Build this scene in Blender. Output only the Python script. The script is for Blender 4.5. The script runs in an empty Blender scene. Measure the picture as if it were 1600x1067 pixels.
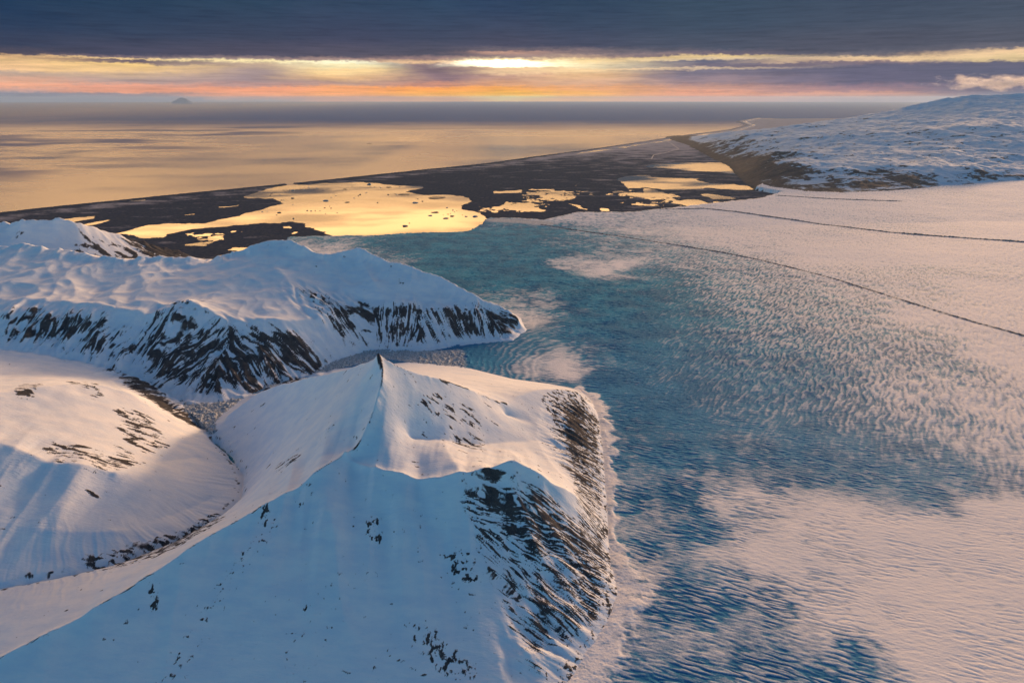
import bpy, math, time
import numpy as np
from mathutils import Vector, Euler
T0 = time.time()
rng = np.random.default_rng(7)
scene = bpy.context.scene
COL = scene.collection
R = math.radians

# ------------------------------------------------------------------ camera
CAM_H, F = 1600.0, 1000.0                      # height above the sea, focal length in photo pixels
PITCH = math.atan(380.5 / F)
CP, SP = math.cos(PITCH), math.sin(PITCH)
cam_d = bpy.data.cameras.new('camera'); cam = bpy.data.objects.new('camera', cam_d); COL.objects.link(cam)
cam.location = (0, 0, CAM_H); cam.rotation_euler = (math.pi / 2 - PITCH, 0, 0)
cam_d.sensor_width = 36.0; cam_d.lens = 36.0 * F / 1600.0
cam_d.clip_start = 1.0; cam_d.clip_end = 2.0e6
scene.camera = cam

# ------------------------------------------------------------------ numeric helpers
_perm = rng.permutation(4096).astype(np.int32)
_ang = rng.uniform(0, 2 * np.pi, 4096).astype(np.float32)
_gx, _gy = np.cos(_ang), np.sin(_ang)
def perlin(x, y, seed=0):
    x = np.asarray(x, np.float32) + np.float32(seed * 37.31); y = np.asarray(y, np.float32) + np.float32(seed * 91.73)
    xf = np.floor(x); yf = np.floor(y); xi = xf.astype(np.int32); yi = yf.astype(np.int32)
    fx = x - xf; fy = y - yf
    u = fx * fx * fx * (fx * (fx * 6 - 15) + 10); v = fy * fy * fy * (fy * (fy * 6 - 15) + 10)
    a0 = _perm[xi & 4095]; a1 = _perm[(xi + 1) & 4095]
    def g(a, yy, dx, dy):
        h = _perm[(a + yy) & 4095]; return _gx[h] * dx + _gy[h] * dy
    n00 = g(a0, yi, fx, fy); n10 = g(a1, yi, fx - 1, fy); n01 = g(a0, yi + 1, fx, fy - 1); n11 = g(a1, yi + 1, fx - 1, fy - 1)
    return (n00 + u * (n10 - n00)) * (1 - v) + (n01 + u * (n11 - n01)) * v
def fbm(x, y, oct=4, seed=0, gain=.5, lac=2.03):
    s = 0; a = 1.0
    for i in range(oct):
        s = s + a * perlin(x, y, seed + i * 3); x = x * lac; y = y * lac; a *= gain
    return s
def ridged(x, y, oct=4, seed=0, gain=.5):
    s = 0; a = 1.0
    for i in range(oct):
        s = s + a * (1 - 2 * np.abs(perlin(x, y, seed + i * 5))); x = x * 2.07; y = y * 2.07; a *= gain
    return s
def smooth(a, b, x):
    t = np.clip((x - a) / (b - a), 0, 1); return t * t * (3 - 2 * t)
def inside(X, Y, poly):
    X = np.asarray(X); r = np.zeros(X.shape, bool); n = len(poly)
    px, py = zip(*poly)
    if X.size > 4000:
        m = (X >= min(px)) & (X <= max(px)) & (Y >= min(py)) & (Y <= max(py))
        r[m] = inside(X[m], Y[m], poly) if m.sum() <= 4000 else _ins(X[m], Y[m], poly)
        return r
    return _ins(X, Y, poly)
def _ins(X, Y, poly):
    r = np.zeros(X.shape, bool); n = len(poly)
    for i in range(n):
        x0, y0 = poly[i]; x1, y1 = poly[(i + 1) % n]
        if y0 == y1: continue
        c = ((y0 > Y) != (y1 > Y)) & (X < (x1 - x0) * (Y - y0) / (y1 - y0) + x0)
        r ^= c
    return r
def blur(a, r):
    a = a.astype(np.float32)
    for _ in range(2):
        for ax in (0, 1):
            p = np.pad(a, [(r + 1, r) if i == ax else (0, 0) for i in (0, 1)], mode='edge')
            c = np.cumsum(p, axis=ax, dtype=np.float64)
            n = a.shape[ax]
            a = ((np.take(c, np.arange(2 * r + 1, 2 * r + 1 + n), axis=ax) - np.take(c, np.arange(0, n), axis=ax)) / (2 * r + 1)).astype(np.float32)
    return a
def dist_polyline(X, Y, pts):
    """distance and arc position along a polyline"""
    best = np.full(X.shape, 1e9, np.float32); arc = np.zeros(X.shape, np.float32); L = 0
    for (x0, y0), (x1, y1) in zip(pts[:-1], pts[1:]):
        dx, dy = x1 - x0, y1 - y0; l = math.hypot(dx, dy)
        t = np.clip(((X - x0) * dx + (Y - y0) * dy) / (l * l), 0, 1)
        d = np.hypot(X - x0 - t * dx, Y - y0 - t * dy); m = d < best
        best = np.where(m, d, best); arc = np.where(m, L + t * l, arc); L += l
    return best, arc

# a survey sight line: photo pixel -> ground point at height z
def tdep(py): return math.tan(PITCH + math.atan((py - 533.5) / F))
def W(px, py, z=0.0):
    Y = (CAM_H - z) / tdep(py); depth = Y * CP + (CAM_H - z) * SP
    return ((px - 800) / F * depth, Y)
def Gice(X, Y):                                   # mean glacier surface
    Y = np.asarray(Y, float); X = np.asarray(X, float)
    d = np.maximum(0, 8300 - Y)
    return 28 + .052 * d + .022 * np.maximum(0, X - 2500) * smooth(3000, 9000, Y)
def WG(px, py, dz=0.0):                           # sight line onto the glacier surface
    z = 200.0
    for _ in range(30):
        X, Y = W(px, py, z); z = float(Gice(X, Y)) + dz
    return X, Y
def WGz(px, py): X, Y = WG(px, py); return (X, Y, float(Gice(X, Y)))
def P3(lst): return [(*W(px, py, z), z) for px, py, z in lst]

# ------------------------------------------------------------------ scene helpers
def put(o, kind=None, label=None, cat=None, group=None):
    if kind: o['kind'] = kind
    if label: o['label'] = label
    if cat: o['category'] = cat
    if group: o['group'] = group
    return o
def grid_faces(nr, nc, keep=None):
    i = np.arange(nr - 1)[:, None] * nc + np.arange(nc - 1)[None, :]
    q = np.stack([i, i + 1, i + nc + 1, i + nc], -1).reshape(-1, 4)
    return q if keep is None else q[keep.reshape(-1)]
def mesh_from(name, V, Q, mat, attrs=None, flat=False):
    """V (n,3), Q (m,4); drops unused vertices"""
    used = np.zeros(len(V), bool); used[Q.ravel()] = True
    idx = np.cumsum(used) - 1; V = V[used]; Q = idx[Q]
    me = bpy.data.meshes.new(name)
    me.vertices.add(len(V)); me.vertices.foreach_set('co', np.ascontiguousarray(V, np.float32).ravel())
    k = Q.shape[1]
    me.loops.add(Q.size); me.loops.foreach_set('vertex_index', np.ascontiguousarray(Q, np.int32).ravel())
    me.polygons.add(len(Q)); me.polygons.foreach_set('loop_start', np.arange(0, Q.size, k, dtype=np.int32))
    me.update(calc_edges=True)
    me.polygons.foreach_set('use_smooth', np.full(len(Q), not flat))
    for n, a in (attrs or {}).items():
        at = me.attributes.new(n, 'FLOAT', 'POINT'); at.data.foreach_set('value', np.ascontiguousarray(a.ravel()[used], np.float32))
    me.materials.append(mat)
    o = bpy.data.objects.new(name, me); COL.objects.link(o)
    return o
def polar(phi0, phi1, dphi, r0, r1, dr):
    ph = np.radians(np.arange(phi0, phi1 + 1e-6, dphi)); rr = np.exp(np.arange(math.log(r0), math.log(r1), dr))
    r, p = np.meshgrid(rr, ph, indexing='ij')
    return (r * np.sin(p)).astype(np.float32), (r * np.cos(p)).astype(np.float32)

class NT:
    def __init__(s, tree): s.t = tree; tree.nodes.clear()
    def n(s, typ, **kw):
        nd = s.t.nodes.new(typ)
        for k, v in kw.items():
            if k.startswith('i_'):
                nd.inputs[k[2:].replace('_', ' ')].default_value = v
            else: setattr(nd, k, v)
        return nd
    def l(s, a, b): s.t.links.new(a, b)
    def math(s, op, a, b=None, c=None, clamp=False):
        nd = s.t.nodes.new('ShaderNodeMath'); nd.operation = op; nd.use_clamp = clamp
        for i, v in enumerate((a, b, c)):
            if v is None: continue
            if hasattr(v, 'links'): s.l(v, nd.inputs[i])
            else: nd.inputs[i].default_value = v
        return nd.outputs[0]
    def sm(s, v, a, b, lo=0.0, hi=1.0):
        nd = s.t.nodes.new('ShaderNodeMapRange'); nd.interpolation_type = 'SMOOTHSTEP'
        s.l(v, nd.inputs[0])
        for i, x in zip((1, 2, 3, 4), (a, b, lo, hi)): nd.inputs[i].default_value = x
        return nd.outputs[0]
    def mix(s, f, a, b, mode='MIX'):
        nd = s.t.nodes.new('ShaderNodeMix'); nd.data_type = 'RGBA'; nd.blend_type = mode
        for sock, v in ((nd.inputs['Factor'], f), (nd.inputs[6], a), (nd.inputs[7], b)):
            if hasattr(v, 'links'): s.l(v, sock)
            elif isinstance(v, (int, float)): sock.default_value = v
            else: sock.default_value = (*v[:3], 1)
        return nd.outputs[2]
    def attr(s, name): return s.n('ShaderNodeAttribute', attribute_name=name).outputs['Fac']
    def noise(s, vec, scale, detail=3, rough=.55, dist=0.0):
        nd = s.n('ShaderNodeTexNoise'); nd.inputs['Scale'].default_value = scale; nd.inputs['Detail'].default_value = detail
        nd.inputs['Roughness'].default_value = rough; nd.inputs['Distortion'].default_value = dist
        if vec is not None: s.l(vec, nd.inputs['Vector'])
        return nd.outputs['Fac']
    def scaled(s, vec, sc, rot=(0, 0, 0)):
        m = s.n('ShaderNodeMapping'); m.inputs['Scale'].default_value = sc; m.inputs['Rotation'].default_value = rot; s.l(vec, m.inputs['Vector']); return m.outputs[0]
def material(name):
    m = bpy.data.materials.new(name); m.use_nodes = True; t = NT(m.node_tree)
    out = t.n('ShaderNodeOutputMaterial'); b = t.n('ShaderNodeBsdfPrincipled'); t.l(b.outputs[0], out.inputs['Surface'])
    pos = t.n('ShaderNodeNewGeometry').outputs['Position']
    return m, t, b, pos
def bump(t, b, h, strength, dist):
    nd = t.n('ShaderNodeBump'); nd.inputs['Strength'].default_value = strength; nd.inputs['Distance'].default_value = dist
    t.l(h, nd.inputs['Height']); t.l(nd.outputs[0], b.inputs['Normal'])

# ------------------------------------------------------------------ materials
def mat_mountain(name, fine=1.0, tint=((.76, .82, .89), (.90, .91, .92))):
    m, t, b, p = material(name)
    rk = t.attr('rock')
    n1 = t.noise(p, .09 / fine, 4, .65); n2 = t.noise(p, .35 / fine, 3, .6)
    v = t.math('ADD', rk, t.math('MULTIPLY', t.math('SUBTRACT', n1, .5), .30))
    v = t.math('ADD', v, t.math('MULTIPLY', t.math('SUBTRACT', n2, .5), .22))
    f = t.sm(v, -.10, .13)
    big = t.noise(t.scaled(p, (.010 / fine, .028 / fine, .02 / fine), (0, 0, R(25))), 1, 6, .62)
    big = t.sm(big, .32, .68)
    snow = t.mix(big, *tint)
    rock = t.mix(t.sm(t.noise(p, .03 / fine, 4), .35, .65), (.034, .037, .045), (.078, .073, .072))
    rock = t.mix(t.math('MULTIPLY', t.sm(n2, .45, .7), .5), rock, (.13, .12, .12))
    t.l(t.mix(f, snow, rock), b.inputs['Base Color'])
    b.inputs['Roughness'].default_value = .75
    b.inputs['Specular IOR Level'].default_value = .02
    sas = t.noise(t.scaled(p, (.05 / fine, .16 / fine, .08 / fine), (0, 0, R(25))), 1, 5, .6)       # wind-packed ripples
    h = t.math('MULTIPLY', t.math('ADD', n1, t.math('MULTIPLY', n2, .5)), t.math('ADD', .12, f))
    h = t.math('ADD', h, t.math('MULTIPLY', sas, .36))
    bump(t, b, h, .6, 5.0 * fine)
    return m
def mat_glacier():
    m, t, b, p = material('glacier_ice')
    sn = t.attr('snow'); rb = t.attr('debris')
    n1 = t.noise(t.scaled(p, (.02, .06, .03), (0, 0, R(-20))), 1, 4, .6); n2 = t.noise(p, .22, 3, .6); n3 = t.noise(p, .004, 4, .6)
    v = t.math('ADD', sn, t.math('MULTIPLY', t.math('SUBTRACT', n1, .5), .45))
    v = t.math('ADD', v, t.math('MULTIPLY', t.math('SUBTRACT', n2, .5), .30))
    f = t.sm(v, .32, 1.0)
    ice = t.mix(t.sm(n3, .35, .65), (.010, .165, .300), (.018, .270, .420))
    sp = t.n('ShaderNodeSeparateXYZ'); t.l(p, sp.inputs[0])
    dusty = t.mix(t.sm(n3, .35, .65), (.026, .175, .350), (.046, .250, .450))        # greyer ice upstream, clean turquoise ice at the snout
    ice = t.mix(t.sm(t.math('ADD', sp.outputs['Y'], t.math('MULTIPLY', n3, 1500)), 5600, 3200), ice, dusty)
    ice = t.mix(t.sm(n2, .5, .8), ice, (.10, .36, .50))
    c = t.mix(f, ice, (.90, .88, .87))
    rub = t.mix(t.sm(n2, .36, .56), (.17, .19, .20), (.62, .66, .68))
    c = t.mix(t.sm(t.math('ADD', rb, t.math('MULTIPLY', t.math('SUBTRACT', n1, .5), .4)), .3, .7), c, rub)
    t.l(c, b.inputs['Base Color'])
    rgh = t.math('ADD', .66, t.math('MULTIPLY', f, .14)); t.l(rgh, b.inputs['Roughness'])
    b.inputs['Specular IOR Level'].default_value = .02
    bump(t, b, t.math('ADD', n1, t.math('MULTIPLY', n2, .5)), .5, 3.0)
    return m
def mat_plain():
    m, t, b, p = material('black_sand')
    n1 = t.noise(t.scaled(p, (.0016, .0040, .002), (0, 0, R(-8))), 1, 6, .62); n2 = t.noise(p, .02, 4, .6)
    dry = t.mix(t.sm(n2, .35, .7), (.034, .046, .074), (.068, .074, .092))
    fr = t.math('ADD', n1, t.math('MULTIPLY', t.attr('frost'), .30))
    c = t.mix(t.sm(t.math('ADD', fr, t.math('MULTIPLY', t.math('SUBTRACT', n2, .5), .25)), .55, .85), dry, (.40, .38, .40))
    t.l(c, b.inputs['Base Color']); b.inputs['Roughness'].default_value = 1.0
    b.inputs['Specular IOR Level'].default_value = 0
    return m
def mat_water(name, base, rough_lo, rough_hi, patch, bump_s, bump_d, wave):
    m, t, b, p = material(name)
    n = t.noise(t.scaled(p, patch), 1, 4, .5)
    t.l(t.sm(n, .38, .66, rough_lo, rough_hi), b.inputs['Roughness'])
    b.inputs['Base Color'].default_value = (*base, 1); b.inputs['IOR'].default_value = 1.33
    b.inputs['Specular IOR Level'].default_value = .5
    if bump_s:
        w = t.noise(t.scaled(p, (wave, wave * 1.7, wave)), 1, 4, .65)
        bump(t, b, w, bump_s, bump_d)
    return m
def mat_rubble():
    m, t, b, p = material('moraine_rubble')
    n2 = t.noise(p, .12, 4, .65)
    t.l(t.mix(t.sm(n2, .42, .68), (.035, .033, .034), (.40, .40, .42)), b.inputs['Base Color'])
    b.inputs['Roughness'].default_value = .85; bump(t, b, n2, .6, 4.0)
    return m
def mat_berg():
    m, t, b, p = material('iceberg_ice')
    o = t.n('ShaderNodeObjectInfo').outputs['Random']
    n2 = t.noise(p, .08, 4, .65)
    c = t.mix(t.sm(n2, .35, .65), (.06, .16, .22), (.30, .40, .46))
    c = t.mix(t.sm(o, .35, .75), (.03, .035, .04), c)
    t.l(c, b.inputs['Base Color']); b.inputs['Roughness'].default_value = .5
    bump(t, b, n2, .5, 4.0)
    return m
def mat_plain_color(name, c, rough=.8):
    m, t, b, p = material(name)
    n2 = t.noise(p, .01, 3, .6)
    t.l(t.mix(n2, tuple(x * .8 for x in c), tuple(min(1, x * 1.2) for x in c)), b.inputs['Base Color']); b.inputs['Roughness'].default_value = rough
    return m

# ================================================================== LEFT MOUNTAINS: one height grid
GX0, GX1, GY0, GY1, GS = -7000.0, 900.0, 450.0, 7250.0, 5.0
NX, NY = int((GX1 - GX0) / GS), int((GY1 - GY0) / GS)
gx = (GX0 + GS * np.arange(NX)).astype(np.float32); gy = (GY0 + GS * np.arange(NY)).astype(np.float32)
MX, MY = np.meshgrid(gx, gy)                      # [row=y, col=x]

summit_ridge = P3([(591, 560, 835), (598, 578, 815), (597, 595, 796), (585, 640, 735), (565, 682, 688), (540, 710, 655)])
left_crest = P3([(540, 710, 655), (500, 737, 638), (455, 765, 616), (410, 790, 598), (330, 836, 568), (240, 893, 540), (130, 962, 505), (0, 1030, 475), (-200, 1110, 445)])
rim_crest = P3([(540, 710, 655), (570, 724, 649), (600, 735, 643), (645, 743, 638), (690, 746, 637), (735, 740, 642), (775, 724, 655), (805, 721, 648), (838, 737, 615), (868, 758, 565), (900, 778, 500)])
right_ridge = P3([(591, 560, 835), (612, 570, 812), (640, 583, 772), (690, 596, 715), (730, 610, 655), (765, 624, 590), (790, 634, 545)])
knoll = P3([(790, 634, 545), (808, 618, 540), (840, 608, 515), (880, 610, 465), (905, 613, 425)])
bowl = P3([(640, 680, 640), (690, 690, 600), (740, 695, 560), (800, 690, 515), (860, 690, 460)])
bowl2 = P3([(790, 650, 525), (830, 660, 495)])
left_shoulder = P3([(591, 560, 835), (560, 572, 760), (530, 582, 700), (480, 593, 610), (440, 600, 540), (400, 616, 460), (355, 650, 385)])
creek = P3([(335, 690, 318), (360, 712, 322), (380, 742, 335), (376, 780, 358), (340, 810, 376), (262, 850, 396), (180, 880, 415), (80, 902, 430), (0, 917, 440), (-160, 935, 455)])
hill_top = P3([(330, 680, 325), (290, 665, 372), (240, 640, 450), (200, 612, 512), (160, 602, 550), (110, 600, 582), (50, 606, 615), (0, 612, 635), (-160, 620, 690)])
hill_face = P3([(310, 715, 374), (250, 722, 434), (180, 735, 512), (80, 720, 562), (0, 690, 602), (-120, 680, 650)])
hill_low = P3([(330, 780, 374), (270, 805, 404), (180, 830, 448), (80, 830, 478), (0, 810, 506)])
snow_valley = P3([(0, 585, 490), (60, 583, 475), (120, 588, 455), (180, 596, 420), (230, 615, 372), (270, 642, 332)])
mid_base = [WGz(*q) for q in [(280, 628), (330, 631), (400, 615), (460, 597), (520, 565), (580, 547), (660, 547), (740, 535), (800, 530), (814, 512)]]
mid_base_left = P3([(-200, 540, 520), (0, 548, 480), (60, 553, 468), (150, 570, 425), (215, 592, 368), (280, 628, 322)])
cliff_top = P3([(-100, 470, 600), (40, 470, 600), (140, 480, 590), (230, 495, 560), (300, 480, 585), (360, 508, 520), (440, 505, 505), (500, 500, 482), (560, 470, 482), (620, 478, 462), (680, 490, 425), (740, 495, 385)])
mid_crest = P3([(-250, 378, 770), (-100, 384, 745), (0, 390, 720), (100, 400, 685), (190, 418, 632), (230, 412, 642), (270, 413, 632), (300, 416, 615), (325, 421, 600), (350, 409, 640), (390, 397, 680), (430, 386, 714), (447, 384, 722), (465, 392, 700), (500, 407, 648), (530, 406, 645), (560, 398, 668), (600, 413, 625), (640, 427, 580), (690, 446, 515), (740, 469, 448), (790, 493, 352), (812, 507, 305)])
spur_a = P3([(560, 398, 668), (580, 440, 560), (600, 472, 475)])
far_crest = P3([(-160, 352, 560), (-60, 358, 545), (0, 358, 540), (40, 356, 565), (62, 358, 548), (90, 350, 590), (120, 357, 545), (160, 366, 460), (200, 378, 365), (250, 392, 245), (300, 407, 110), (325, 413, 40)])
far_valley = [(-5600, 4900, 420), (-4700, 4850, 330), (-3900, 4850, 240), (-3200, 5000, 140), (-2700, 5300, 80)]
apron = [(-1700, 620, 330), (-900, 700, 330), (-300, 760, 335), (100, 760, 330), (330, 700, 320)]
face_mid = P3([(420, 900, 520), (520, 880, 530), (620, 880, 528), (700, 860, 540)])
face_low = P3([(150, 1040, 445), (300, 1040, 428), (450, 1040, 425), (600, 1030, 430), (720, 1000, 445), (780, 950, 462)])
near_edge = [(700, 1300), (860, 1110), (885, 1067), (915, 1015), (945, 975), (962, 930), (952, 880), (948, 820), (945, 760), (942, 700), (935, 650), (925, 626), (905, 609), (860, 600), (800, 592), (720, 572), (640, 566), (540, 575), (480, 588), (420, 600), (370, 628), (335, 655), (322, 678), (300, 662), (284, 632)]
mid_edge = [(330, 633), (400, 617), (460, 599), (520, 567), (580, 549), (660, 549), (740, 537), (800, 532), (815, 514), (812, 497), (785, 480)]
edge_line = [(x, y, float(Gice(x, y)) + 1) for x, y in [WG(*q) for q in near_edge[1:]]]
LINES = [edge_line, summit_ridge, left_crest, rim_crest, right_ridge, knoll, bowl, bowl2, left_shoulder, creek, hill_top, hill_face, hill_low, snow_valley, mid_base, mid_base_left, cliff_top, mid_crest, spur_a, far_crest, far_valley, apron]

ice_poly = [(330, 100)] + [WG(*q) for q in near_edge] + [WG(*q) for q in mid_edge] + [(-350, 4450), (-1100, 4950), (-1900, 5250), (-2500, 5700), (-2950, 6300), (-3400, 6550), (-4600, 6700), (-5200, 7250), (-5200, 9000), (3000, 9000), (3000, 100)]
FX = inside(MX, MY, ice_poly)
EDGE = [WG(*q) for q in near_edge] + [WG(*q) for q in mid_edge]
_d = np.full(MX.shape, 600, np.float32); _b = (MX > -2200) & (MY < 4700)
_d[_b] = dist_polyline(MX[_b], MY[_b], EDGE)[0]
FIXZ = (np.where(MY > 6000, -45, Gice(MX, MY) - np.clip(.75 * _d - 2, 0, 60))).astype(np.float32)

def rasterize(step):
    nx, ny = int(math.ceil(NX / step)), int(math.ceil(NY / step)); cs = GS * step
    s = np.zeros((ny, nx)); c = np.zeros((ny, nx))
    for ln in LINES:
        for (x0, y0, z0), (x1, y1, z1) in zip(ln[:-1], ln[1:]):
            n = max(2, int(math.hypot(x1 - x0, y1 - y0) / (cs * .5)))
            t = np.linspace(0, 1, n); xs = x0 + (x1 - x0) * t; ys = y0 + (y1 - y0) * t; zs = z0 + (z1 - z0) * t
            i = np.rint((xs - GX0) / cs).astype(int); j = np.rint((ys - GY0) / cs).astype(int)
            ok = (i >= 0) & (i < nx) & (j >= 0) & (j < ny)
            np.add.at(s, (j[ok], i[ok]), zs[ok]); np.add.at(c, (j[ok], i[ok]), 1)
    m = c > 0; z = np.where(m, s / np.maximum(c, 1), 0)
    fx = FX[::step, ::step][:ny, :nx]; m2 = m | fx
    z = np.where(m, z, FIXZ[::step, ::step][:ny, :nx])
    return m2, z.astype(np.float32)
def up2(a, shape):
    b = np.repeat(np.repeat(a, 2, 0), 2, 1)
    b = np.pad(b, ((0, max(0, shape[0] - b.shape[0])), (0, max(0, shape[1] - b.shape[1]))), mode='edge')
    return b[:shape[0], :shape[1]]
H = None
for step, its in ((64, 400), (32, 250), (16, 200), (8, 160), (4, 100), (2, 60), (1, 30)):
    m, z = rasterize(step)
    H = np.where(m, z, 350).astype(np.float32) if H is None else np.where(m, z, up2(H, m.shape))
    for k in range(its):
        P = np.pad(H, 1, mode='edge')
        A = .25 * (P[:-2, 1:-1] + P[2:, 1:-1] + P[1:-1, :-2] + P[1:-1, 2:])
        H = np.where(m, z, H + (A - H) * (1.0)).astype(np.float32)
P_ = np.pad(H, 1, mode='edge')
H = .5 * H + .125 * (P_[:-2, 1:-1] + P_[2:, 1:-1] + P_[1:-1, :-2] + P_[1:-1, 2:])
print('terrain solved', time.time() - T0)

def gsample(A, X, Y, cubic=False):
    fx = np.clip((X - GX0) / GS, 1, NX - 3.001); fy = np.clip((Y - GY0) / GS, 1, NY - 3.001)
    i = fx.astype(np.int32); j = fy.astype(np.int32); u = (fx - i).astype(np.float32); v = (fy - j).astype(np.float32)
    if not cubic:
        return (A[j, i] * (1 - u) + A[j, i + 1] * u) * (1 - v) + (A[j + 1, i] * (1 - u) + A[j + 1, i + 1] * u) * v
    def w(t): return ((1 - t) ** 3 / 6, (3 * t ** 3 - 6 * t * t + 4) / 6, (-3 * t ** 3 + 3 * t * t + 3 * t + 1) / 6, t ** 3 / 6)
    wu, wv = w(u), w(v); s = 0
    for b in range(4):
        for a in range(4): s = s + A[j + b - 1, i + a - 1] * wu[a] * wv[b]
    return s
def hit(px, py):                                  # sight line onto the height grid
    dx = (px - 800) / F; dv = (533.5 - py) / F
    d = np.array([dx, CP + dv * SP, -SP + dv * CP]); t = np.linspace(600, 9000, 3000) / d[1]
    X = d[0] * t; Y = d[1] * t; Z = CAM_H + d[2] * t
    hz = gsample(H, X, Y); k = np.argmax((hz > Z) | (Z < 0))
    return float(X[k]), float(Y[k])
def region(poly, soft):
    return blur(inside(MX, MY, [hit(*q) for q in poly]), max(1, int(soft / GS)))

# rock regions, traced on the slopes: (outline, rockiness, softness m)
H0 = H.copy()
rock_bias = np.full(H.shape, -.75, np.float32); gm = np.zeros(H.shape, np.float32)
def add_rock(poly, amount, soft, carve=1.0):
    global rock_bias, gm
    r = region(poly, soft)
    rock_bias = np.maximum(rock_bias, -.75 + (amount + .75) * r); gm = np.maximum(gm, carve * r)
# middle range cliffs
add_rock([(0, 470), (60, 485), (130, 482), (160, 490), (210, 520), (260, 480), (300, 470), (330, 500), (360, 505), (350, 560), (330, 628), (280, 624), (215, 588), (150, 566), (60, 550), (0, 545)], -.12, 60)
add_rock([(200, 530), (300, 540), (350, 512), (400, 510), (440, 515), (520, 555), (455, 598), (395, 614), (330, 628), (290, 622), (230, 590)], -.02, 50)
add_rock([(440, 450), (520, 455), (560, 462), (600, 480), (640, 470), (690, 480), (740, 472), (790, 495), (812, 510), (798, 528), (740, 533), (660, 544), (580, 545), (540, 540), (490, 500)], -.22, 50)
add_rock([(530, 500), (600, 505), (680, 505), (740, 500), (770, 490), (812, 508), (798, 529), (740, 534), (660, 545), (575, 546)], -.05, 40)
add_rock([(760, 490), (790, 493), (814, 510), (798, 530), (750, 530)], .05, 20)
# valley debris behind the round hill
add_rock([(130, 568), (180, 572), (240, 600), (285, 630), (330, 672), (300, 665), (240, 632), (190, 600)], .16, 40)
# streaked face and cliff of the near mountain
add_rock([(705, 752), (760, 742), (830, 745), (880, 790), (945, 860), (958, 935), (900, 925), (840, 880), (780, 830), (730, 790)], -.24, 25)
add_rock([(740, 735), (765, 729), (795, 733), (780, 756), (762, 752), (750, 750), (728, 748)], .12, 6, 0.5)
add_rock([(820, 800), (880, 800), (940, 850), (955, 930), (890, 900)], -.14, 30)
add_rock([(840, 890), (950, 940), (900, 1020), (860, 1067), (790, 1067), (800, 1000)], -.10, 30)
add_rock([(860, 625), (905, 615), (930, 650), (940, 740), (940, 800), (880, 740), (850, 690)], -.08, 40)
# outcrops on the round hill
add_rock([(200, 640), (250, 660), (270, 700), (200, 690)], -.10, 20, 0.0)
add_rock([(60, 690), (200, 710), (230, 740), (150, 745), (80, 720)], -.10, 20, 0.0)
add_rock([(150, 850), (280, 835), (340, 795), (350, 800), (270, 855), (190, 880)], .0, 20, 0.0)
# far range
add_rock([(180, 372), (260, 392), (330, 412), (320, 418), (230, 405)], .30, 60)
add_rock([(20, 358), (60, 358), (90, 351), (130, 362), (60, 366)], .0, 30, 0.0)

OUTCROPS = [(region(q, so), a, b, amt) for q, so, a, b, amt in [
    ([(170, 635), (235, 640), (275, 700), (240, 715), (180, 690)], 25, 70, 22, -.12),
    ([(35, 685), (120, 690), (210, 700), (235, 735), (160, 745), (70, 725)], 25, 90, 20, -.14),
    ([(110, 755), (180, 765), (150, 785)], 15, 50, 18, -.12),
    ([(40, 800), (80, 820), (75, 860), (40, 850)], 25, 50, 25, -.2),
    ([(110, 868), (180, 860), (270, 830), (345, 795), (352, 806), (285, 850), (200, 885), (130, 888)], 18, 30, 14, -.02),
    ([(30, 600), (70, 600), (60, 625), (10, 625)], 15, 60, 25, -.1), ([(100, 596), (160, 598), (165, 625), (140, 628)], 15, 60, 22, -.12),
    ([(560, 800), (600, 800), (600, 845), (575, 850)], 10, 16, 26, -.12), ([(408, 785), (425, 790), (420, 830), (405, 820)], 6, 12, 24, -.1),
    ([(455, 785), (478, 780), (480, 805)], 6, 12, 20, -.14), ([(228, 900), (250, 905), (250, 960), (232, 965)], 8, 12, 24, -.08),
    ([(465, 940), (485, 945), (480, 975)], 6, 10, 18, -.1), ([(620, 960), (690, 985), (760, 1060), (700, 1067), (640, 1010)], 14, 16, 24, -.12),
    ([(680, 850), (730, 850), (760, 900), (740, 930), (700, 900)], 12, 18, 18, -.22),
    ([(700, 660), (770, 690), (760, 705), (680, 690)], 20, 40, 16, -.16), ([(660, 600), (750, 640), (760, 680), (640, 640)], 18, 40, 12, -.25),
    ([(705, 765), (800, 748), (900, 800), (955, 930), (900, 1020), (800, 1000), (760, 900)], 20, 0, 7, -.16), ([(880, 640), (932, 650), (942, 760), (952, 900), (930, 1000), (900, 940), (900, 780)], 12, 0, 4.5, -.06),
    ([(840, 620), (900, 612), (930, 650), (940, 720), (880, 690)], 20, 20, 16, -.10), ([(620, 440), (640, 440), (636, 455), (614, 452)], 20, 60, 40, -.05),
    ([(420, 730), (480, 700), (430, 750)], 20, 60, 14, -.25), ([(10, 365), (60, 372), (40, 386), (0, 380)], 60, 120, 80, -.05), ([(90, 360), (180, 380), (250, 400), (320, 415), (200, 415), (110, 385)], 60, 140, 60, -.06)]]

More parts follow.
